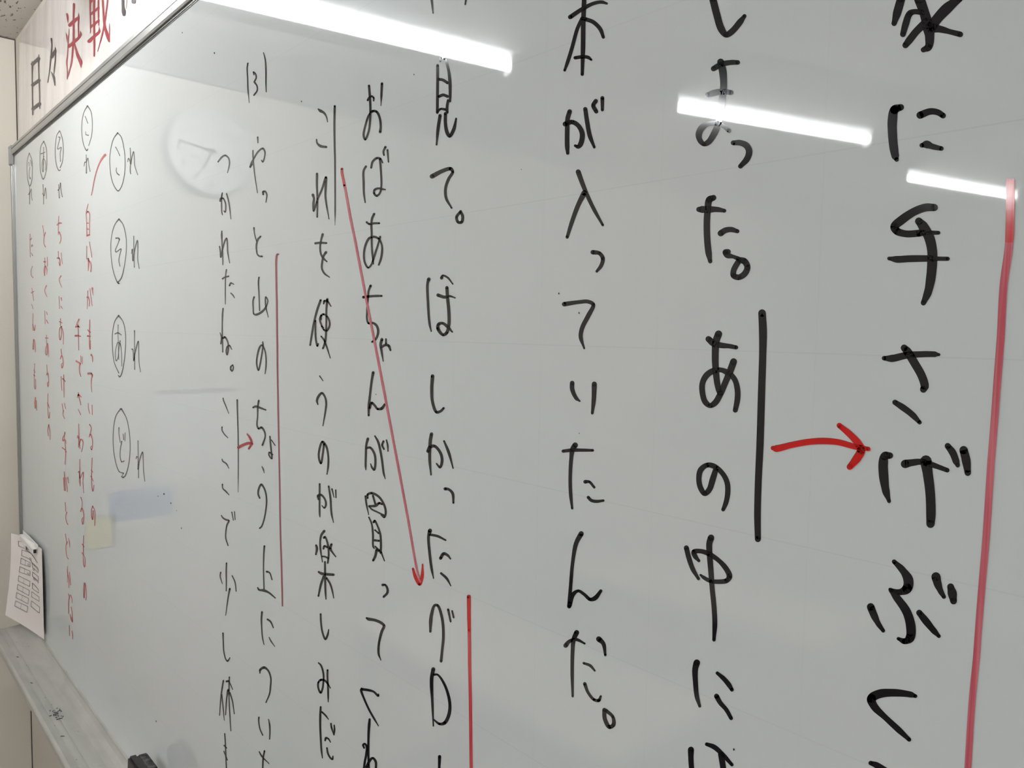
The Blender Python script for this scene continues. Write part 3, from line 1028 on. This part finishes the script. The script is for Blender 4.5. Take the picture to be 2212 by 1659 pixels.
# ------------------------------------------------------------------ handwriting
def catmull(P, closed=False):
    """P: list of (x, y, w); returns a dense smooth list"""
    n = len(P)
    if n == 2:
        a, b = P; return [(a[0] + (b[0] - a[0]) * t / 4, a[1] + (b[1] - a[1]) * t / 4, a[2] + (b[2] - a[2]) * t / 4) for t in range(5)]
    out = []
    for i in range(n - 1):
        p0, p1, p2, p3 = P[max(i - 1, 0)], P[i], P[i + 1], P[min(i + 2, n - 1)]
        k = 7
        d1 = math.dist(p0[:2], p1[:2]) ** .5 or 1e-6; d2 = math.dist(p1[:2], p2[:2]) ** .5 or 1e-6; d3 = math.dist(p2[:2], p3[:2]) ** .5 or 1e-6
        if i == 0: d1 = d2
        if i == n - 2: d3 = d2
        for s in range(k):
            t = s / k; q = []
            for c in range(3):
                a0, a1, a2, a3 = p0[c], p1[c], p2[c], p3[c]
                if i == 0: a0 = 2 * a1 - a2
                if i == n - 2: a3 = 2 * a2 - a1
                m1 = d2 * ((a1 - a0) / d1 - (a2 - a0) / (d1 + d2) + (a2 - a1) / d2)
                m2 = d2 * ((a2 - a1) / d2 - (a3 - a1) / (d2 + d3) + (a3 - a2) / d3)
                if c == 2: m1 = m2 = 0
                h = (2 * t**3 - 3 * t**2 + 1) * a1 + (t**3 - 2 * t**2 + t) * m1 + (-2 * t**3 + 3 * t**2) * a2 + (t**3 - t**2) * m2
                q.append(h)
            out.append(tuple(q))
    out.append(P[-1]); return out
def ribbon(P, proj, vs, fs, caps=True):
    """outline of one pen stroke on the surface proj(px,py)"""
    S = catmull(P); n = len(S); base = len(vs)
    for i, (x, y, wd_) in enumerate(S):
        a = S[max(i - 1, 0)]; b = S[min(i + 1, n - 1)]
        tx, ty = b[0] - a[0], b[1] - a[1]; L = math.hypot(tx, ty) or 1; nx_, ny_ = -ty / L, tx / L; r = wd_ / 2
        vs.append(proj(x + nx_ * r, y + ny_ * r)); vs.append(proj(x, y)); vs.append(proj(x - nx_ * r, y - ny_ * r))
    for i in range(n - 1):
        p = base + i * 3
        fs.append((p, p + 1, p + 4, p + 3)); fs.append((p + 1, p + 2, p + 5, p + 4))
    def disc(x, y, r, k=12):
        c = len(vs); vs.append(proj(x, y))
        for j in range(k): vs.append(proj(x + r * math.cos(2 * math.pi * j / k), y + r * math.sin(2 * math.pi * j / k)))
        for j in range(k): fs.append((c, c + 1 + j, c + 1 + (j + 1) % k))
    if not caps: return
    disc(S[0][0], S[0][1], S[0][2] * .5); disc(S[-1][0], S[-1][1], S[-1][2] * .5)
    for i in range(1, len(P) - 1):
        a, b, c = P[i - 1], P[i], P[i + 1]
        u = (b[0] - a[0], b[1] - a[1]); v = (c[0] - b[0], c[1] - b[1]); lu, lv = math.hypot(*u), math.hypot(*v)
        if lu and lv and (u[0] * v[0] + u[1] * v[1]) / (lu * lv) < 0.75: disc(b[0], b[1], b[2] * .5, 14)
NAMES = {'kana': 'handwritten_kana', 'kanji': 'handwritten_kanji', 'underline': 'underline', 'arrow': 'arrow', 'enclosing_circle': 'enclosing_circle', 'period': 'handwritten_full_stop',
         'comma': 'handwritten_comma', 'bracket': 'handwritten_bracket', 'numeral': 'handwritten_numeral', 'iteration_mark': 'handwritten_repeat_mark', 'connecting_line': 'connecting_line'}
RED = {'r': 'bright red marker ', 'q': 'red marker ', 'p': 'faded pinkish red marker ', 'm': 'thin dark red marker ', 'n': 'dark red marker ', 's': 'small thin red marker '}
def flatten(vs, fs):
    me = mesh(vs, fs, 'ink')
    bm = bmesh.new(); bm.from_mesh(me); bmesh.ops.remove_doubles(bm, verts=bm.verts, dist=1e-7)
    bm.normal_update()
    for f in bm.faces:
        if f.normal.y > 0: f.normal_flip()
    bm.to_mesh(me); bm.free(); return me
def write(data, projs, place, thick=0.92):
    ox = oy = 0; s = 1; cur = None; items = []
    for line in data.strip().splitlines():
        if line[0] == '@':
            _, a, b, c = line.split(); ox, oy, s = float(a), float(b), float(c)
        elif line[0] == '#':
            _, nm, code = line.split(); cur = (nm, code, []); items.append(cur)
        else:
            w0, pts = line.split(':'); P = []; cp = w0[0] != '~'; wcur = float(w0.lstrip('~'))
            for t in pts.split():
                if '/' in t: t, ww = t.split('/'); wcur = float(ww)
                x, y = t.split(','); P.append((ox + float(x) / s, oy + float(y) / s, wcur / s * thick))
            cur[2].append((P, cp))
    for k, (nm, code, strokes) in enumerate(items):
        vs, fs = [], []
        for P, cp in strokes: ribbon(P, projs(code, k), vs, fs, cp)
        o = link(NAMES[nm], flatten(vs, fs), INK[code])
        if code in RED: o['label'] = RED[code] + nm.replace('_', ' ')
        place(o)
def on_board(code, k):
    y = -0.00012 if code in 'kg' else -0.0003
    y -= 0.00001 * (k % 7)
    return lambda px, py: onY(px, py, y)
write(STROKES, on_board, wpart)
for px, py, r in [(894, 161, 1.2), (393.5, 70.6, 1), (463, 114.5, 1.5), (1585, 1619, 2), (1250.5, 676, 1.5), (812, 852, 1), (354, 1067, 1.4), (369, 1087, 1.2), (391.6, 1141, 1.2), (1126, 366, .9), (1251, 936, 1), (337, 1558, 1.3), (651, 219, 1.2), (341, 1072, .8), (381, 1103, .7), (1207, 634, 1.6)]:
    vs, fs = [], []
    ribbon([(px, py - r * .6, r * 1.5), (px + .2, py + r * .6, r * 1.5)], lambda a, b: onY(a, b, -.0003), vs, fs)
    wpart(link('ink_dot', flatten(vs, fs), INK['g']))
# ------------------------------------------------------------------ paper banners above the board
def fold(x, z):
    """gentle vertical folds of the laminated paper: distance out from the wall"""
    return 0.0007 * math.sin(x * 31) + 0.0003 * math.sin(x * 67 + 1.3) + 0.00008 * math.sin(x * 140 + z * 3)
PZ0, PZ1 = EYE + 0.4478, EYE + 0.712
PTILT = 0.026
def ban_y(x, z): return 0.0105 + (z - PZ0) * PTILT - abs(fold(x, z))
lam = mat('laminated_paper', (0.74, 0.69, 0.665), 0.5); bsdf(lam).inputs['Coat Weight'].default_value = 0.9; bsdf(lam).inputs['Coat Roughness'].default_value = 0.02
add_bump(lam, 7, 0.9, 0.004, 4, (1, 1, .6))
nb = [n for n in lam.node_tree.nodes if n.type == 'BUMP'][0]
lam.node_tree.links.remove(bsdf(lam).inputs['Normal'].links[0]); ln(lam, nb.outputs[0], bsdf(lam).inputs['Coat Normal'])
def banner(x0, x1, off, label):
    nx, nz = 60, 24; vs = []; fs = []
    for j in range(nz + 1):
        for i in range(nx + 1):
            x = x0 + (x1 - x0) * i / nx; z = PZ0 + (PZ1 - PZ0) * j / nz
            vs.append((x, ban_y(x, z) - off, z))
    for j in range(nz):
        for i in range(nx):
            a = j * (nx + 1) + i; fs.append((a, a + 1, a + nx + 2, a + nx + 1))
    t = empty('paper_banner', (x0, YB, PZ0)); tag(t, label, 'banner')
    rel(link('sheet', mesh(vs, fs, 'sheet'), lam, None, True), t); return t
xseam = onY(248, 100, 0.016).x
ba1 = banner(-2.285, xseam, 0.0, 'white laminated paper banner with two black and two dark red brush characters, above the whiteboard')
ba2 = banner(xseam - 0.004, xseam + 0.9, 0.0012, 'white laminated paper banner right of the red characters, glaring under the lamp')
def seam():  # dark strip, shadow of the sheet edge put into its colour
    o = box('edge_shadow_strip', xseam - .0055, xseam - .0035, 0.0100, 0.0125, PZ0, PZ1, mat('shadowed_edge', (0.30, 0.26, 0.24), .6)); return o
def on_banner(off):
    def f(code, k):
        def g(px, py):
            y = 0.013
            for _ in range(4):
                q = onY(px, py, y); y = ban_y(q.x, q.z) - off
            return onY(px, py, y)
        return g
    return f
NAMES['kanji'] = 'brush_character'
write(BANNER1, on_banner(0.0006), lambda o: rel(o, ba1), 1.0)
write(BANNER2, on_banner(0.0020), lambda o: rel(o, ba2), 1.0)
# ------------------------------------------------------------------ form held by a magnet bar
def form():
    TL, TR, BLc, BRc = (24, 1151.5), (90.4, 1186), (11.4, 1328.7), (95.3, 1381.5)
    def uv2px(u, v):
        x = (1 - v) * ((1 - u) * TL[0] + u * TR[0]) + v * ((1 - u) * BLc[0] + u * BRc[0])
        y = (1 - v) * ((1 - u) * TL[1] + u * TR[1]) + v * ((1 - u) * BLc[1] + u * BRc[1])
        x += (1 - u) * 4.2 * math.sin(math.pi * v) ** 1 * (0.9 if v < .75 else .8)          # left edge bulges
        y += -5.0 * math.sin(math.pi * u) * (1 - v) * (1 - v) - 2.0 * math.sin(math.pi * u) * v ** 3
        return x, y
    def depth(u, v): return 0.0052 + max(0, 1 - u) ** 1.5 * (0.018 + 0.024 * v) + 0.0022 * math.sin(math.pi * min(1, v * 1.1)) * u
    t = empty('printed_form', tuple(onY(70, 1270, -0.01)))
    tag(t, 'white paper form with printed rows of boxes, curling off the board corner', 'paper')
    nx, nz = 24, 24; vs = []; fs = []
    for j in range(nz + 1):
        for i in range(nx + 1):
            u, v = i / nx, j / nz; vs.append(onY(*uv2px(u, v), -depth(u, v)))
    for j in range(nz):
        for i in range(nx):
            a = j * (nx + 1) + i; fs.append((a, a + 1, a + nx + 2, a + nx + 1))
    rel(link('sheet', mesh(vs, fs, 'sheet'), paperm, None, True), t)
    def inv(px, py):
        u, v = .5, .5
        for _ in range(12):
            x, y = uv2px(u, v); e = 1e-4
            xu, yu = uv2px(u + e, v); xv, yv = uv2px(u, v + e)
            a, b, c, d = (xu - x) / e, (xv - x) / e, (yu - y) / e, (yv - y) / e; D = a * d - b * c
            rx, ry = px - x, py - y; u += (d * rx - b * ry) / D; v += (-c * rx + a * ry) / D
            u = min(1.1, max(-.1, u)); v = min(1.1, max(-.1, v))
        return u, v
    def proj(px, py):
        u, v = inv(px, py); return onY(px, py, -depth(u, v) - .0006)
    s = 5.53
    def line(pts, wd_, m=prt, name='printed_line'):
        vs, fs = [], []
        ribbon([(x / s, 1100 + y / s, wd_ / s) for x, y in pts], proj, vs, fs); return vs, fs
    def boxes(cells, name):
        vs, fs = [], []
        for pts, wd_ in cells:
            ribbon([(x / s, 1100 + y / s, wd_ / s) for x, y in pts], proj, vs, fs)
        me = mesh(vs, fs, name); return rel(link(name, me, prt), t)
    L = [((262, 487), (362, 525), (255, 553), (355, 600)), ((250, 583), (360, 640), (243, 650), (360, 690)), ((235, 685), (358, 740), (228, 748), (355, 793)),
         ((222, 795), (355, 862), (215, 855), (352, 922)), ((210, 897), (348, 968), (203, 955), (342, 1030)), ((197, 995), (340, 1065), (188, 1055), (332, 1130)),
         ((185, 1093), (330, 1163), (173, 1155), (320, 1232))]
    for k, (a, b, c, d) in enumerate(L):
        m1 = ((a[0] + b[0]) / 2 - 4, (a[1] + b[1]) / 2 + 2); m2 = ((c[0] + d[0]) / 2 - 4, (c[1] + d[1]) / 2 + 2)
        if k == 0: cells = [((a, b, (445, 640)), 5), ((a, c), 4), ((c, d, (380, 640)), 5)]
        else: cells = [((a, b), 5), ((c, d), 5), ((a, c), 4), ((b, d), 3.4), ((m1, m2), 2.4)]
        boxes(cells, 'printed_box')
    boxes([(((218, 382), (280, 388)), 5), (((218, 382), (220, 440)), 4), (((220, 440), (275, 460), (362, 520)), 5)], 'printed_box')
    R_ = [((382, 640), (455, 705), (385, 690), (452, 758)), ((388, 750), (455, 805), (386, 800), (458, 858)), ((386, 880), (458, 960), (383, 945), (462, 1000)), ((380, 985), (466, 1050), (375, 1045), (466, 1100)), ((376, 1095), (472, 1168), (366, 1158), (470, 1240))]
    for a, b, c, d in R_:
        boxes([((a, b), 5), ((c, d), 5), ((a, c), 4), ((b, d), 3)], 'printed_box')
    boxes([(((392, 655), (460, 730)), 4), (((398, 815), (460, 880)), 4)], 'printed_box')
    for x, y in [(297, 437), (328, 465), (340, 658), (334, 770), (400, 712), (408, 828), (362, 590)]:
        vs, fs = [], []
        for k in range(3):
            ribbon([((x - 10) / s, 1100 + (y - 12 + k * 12) / s, 5 / s), ((x + 12) / s, 1100 + (y - 2 + k * 12) / s, 5 / s)], proj, vs, fs)
        rel(link('printed_word', mesh(vs, fs, 'w'), gry), t)
form()
mb = empty('magnet_bar', (-2.16, 0, EYE - .532)); tag(mb, 'white plastic magnet bar with black end clamping the paper form', 'magnet')
rel(box('bar', -2.247, -2.079, -.0165, -.0075, EYE - .5385, EYE - .5265, whp, None, .0012), mb)
rel(box('backing', -2.250, -2.070, -.0074, -.0066, EYE - .5280, EYE - .5170, whp), mb)
rel(box('end_magnet', -2.0800, -2.0782, -.0150, -.0090, EYE - .5370, EYE - .5285, blk), mb)
rel(box('grip', -2.185, -2.165, -.0172, -.0155, EYE - .5480, EYE - .5375, whp, None, .0005), mb)
# ------------------------------------------------------------------ eraser standing in the tray
def eraser():
    t = empty('board_eraser', (-1.238, -0.0300, TZ - .0160)); t.rotation_euler = (math.radians(-3), 0, 0)
    tag(t, 'black felt whiteboard eraser standing upright in the tray against the board', 'eraser')
    felt = mat('ink_stained_felt', (0.05, 0.045, 0.05), 0.9); add_mottle(felt, 60, (0.015, 0.012, 0.015), (0.14, 0.13, 0.13), .4, .65)
    box('body', 0, .055, -.018, -.004, 0, .102, blk, t, .003)
    box('felt_pad', .001, .054, -.0038, .010, .002, .100, felt, t, .0015)
    box('grip_ridge', .008, .047, -.0205, -.0182, .02, .082, mat('grey_grip', (0.18, .17, .17), .5), t, .001)
eraser()
# ------------------------------------------------------------------ things on the left wall, seen in the gloss of the board
def clock():
    c = Vector((XL, -0.5055, EYE + 0.525)); t = empty('wall_clock', tuple(c))
    tag(t, 'round white wall clock reading about a quarter past five, mirrored faintly in the board', 'clock')
    rimm = mat('clock_rim', (0.62, 0.62, 0.60), .35); face = mat('clock_face', (0.80, .80, .78), .5)
    R = .130
    rim = cyl('rim', (0, 0, 0), R, 0.0, 0.032, rimm, t, 64, R * .96, 'X')
    cyl('face', (0, 0, 0), R * .90, 0.030, 0.0335, face, t, 64, None, 'X')
    def hand(name, ang, L, wd_, x):
        # ang clockwise from 12; facing +X the clock's right is +Y... towards the board
        d = Vector((0, math.sin(ang), math.cos(ang))); n = Vector((0, d.z, -d.y)); vs = []
        for xx in (x, x + .0012):
            for a, b in ((-.15 * L, wd_), (L, wd_ * .6), (L, -wd_ * .6), (-.15 * L, -wd_)): p = d * a + n * b; vs.append((xx, p.y, p.z))
        link(name, mesh(vs, [(0, 1, 2, 3), (7, 6, 5, 4), (0, 4, 5, 1), (1, 5, 6, 2), (2, 6, 7, 3), (3, 7, 4, 0)]), M['black'], t)
    hand('minute_hand', math.radians(13.5 * 6), .095, .0035, .0350)
    hand('hour_hand', math.radians(157), .060, .0045, .0340)
    for k in range(1, 13):
        a = math.radians(30 * k); r = R * .72
        cu = bpy.data.curves.new('numeral', 'FONT'); cu.body = str(k); cu.size = .030; cu.align_x = 'CENTER'; cu.align_y = 'CENTER'; cu.extrude = .0003
        o = bpy.data.objects.new('numeral', cu); C.objects.link(o)
        dg = bpy.context.evaluated_depsgraph_get(); me = bpy.data.meshes.new_from_object(o.evaluated_get(dg)); bpy.data.objects.remove(o)
        q = link('numeral', me, M['greyprint'], t); q.rotation_euler = (math.pi / 2, 0, math.pi / 2); q.location = (.0340, math.sin(a) * r, math.cos(a) * r)
clock()
def rounded(name, y0, y1, z0, z1, x0, x1, r, m, parent):
    pts = []
    for cx_, cz_, a0 in ((y1 - r, z1 - r, 0), (y0 + r, z1 - r, 90), (y0 + r, z0 + r, 180), (y1 - r, z0 + r, 270)):
        for k in range(7): a = math.radians(a0 + 15 * k); pts.append((cx_ + r * math.cos(a), cz_ + r * math.sin(a)))
    n = len(pts); vs = [(x0, *p) for p in pts] + [(x1, *p) for p in pts]
    fs = [(i, (i + 1) % n, n + (i + 1) % n, n + i) for i in range(n)] + [tuple(range(n)), tuple(range(n, 2 * n))[::-1]]
    me = mesh(vs, fs, name); bm = bmesh.new(); bm.from_mesh(me); bmesh.ops.recalc_face_normals(bm, faces=bm.faces); bm.to_mesh(me); bm.free()
    return link(name, me, m, parent)
def notice():
    # plain stand-in: a blue text panel beside a yellow square on a white sheet
    t = empty('wall_notice', (XL, -.20, EYE - .62)); tag(t, 'paper notice with blue text panel and yellow square, mirrored in the board', 'notice')
    sheet = mat('notice_paper', (.62, .60, .57), .7); blue = mat('notice_blue', (.17, .25, .48), .6); yel = mat('notice_yellow', (.70, .62, .22), .6); brn = mat('notice_brown', (.32, .22, .18), .6)
    oy, oz = .20, -(EYE - .62)
    def R(name, y0, y1, z0, z1, x, r, m): return rounded(name, y0 + oy - .375, y1 + oy - .375, z0 + EYE + oz, z1 + EYE + oz, x, x + .0008, r, m, t)
    R('sheet', -.13, .235, -.665, -.425, .0002, .002, sheet)
    R('blue_panel', -.018, .155, -.555, -.466, .0011, .014, blue)
    R('brown_backing', .138, .206, -.625, -.530, .0011, .002, brn)
    R('yellow_square', .150, .216, -.622, -.536, .0020, .012, yel)
    for k in range(4): R('text_row', .002, .135, -.487 - k * .018 - .0035, -.487 - k * .018, .0020, .001, mat('notice_text', (.10, .14, .28), .6))
notice()
t = empty('wall_chart', (XL, -.60, EYE - .46)); tag(t, 'pale paper chart taped on the left wall, mirrored in the board', 'poster')
pale = mat('chart_paper', (.78, .77, .74), .6)
box('sheet', .0002, .0012, 0, .255, 0, .285, pale, t)
box('header_strip', .0014, .0018, .01, .245, .265, .278, gry, t)
def desk(x, y, rot, label):
    t = empty('desk', (x, y, 0)); t.rotation_euler = (0, 0, rot); tag(t, label, 'desk', 'desks facing the whiteboard')
    top = mat('desk_top', (.62, .56, .48), .35); leg = M['gasket']
    box('desktop', -.55, .55, -.22, .22, .69, .72, top, t, .004)
    for sx in (-1, 1):
        for sy in (-1, 1): box('leg', sx * .52 - .012, sx * .52 + .012, sy * .19 - .012, sy * .19 + .012, 0.0, .69, leg, t)
    box('shelf', -.50, .50, -.16, .16, .58, .592, leg, t)
desk(-1.62, -1.12, 0.0, 'pale desk nearest the whiteboard on the left side')
desk(-1.62, -2.10, 0.0, 'pale desk in the second row on the left side')
desk(0.80, -1.60, 0.0, 'pale desk to the right, behind the photographer')
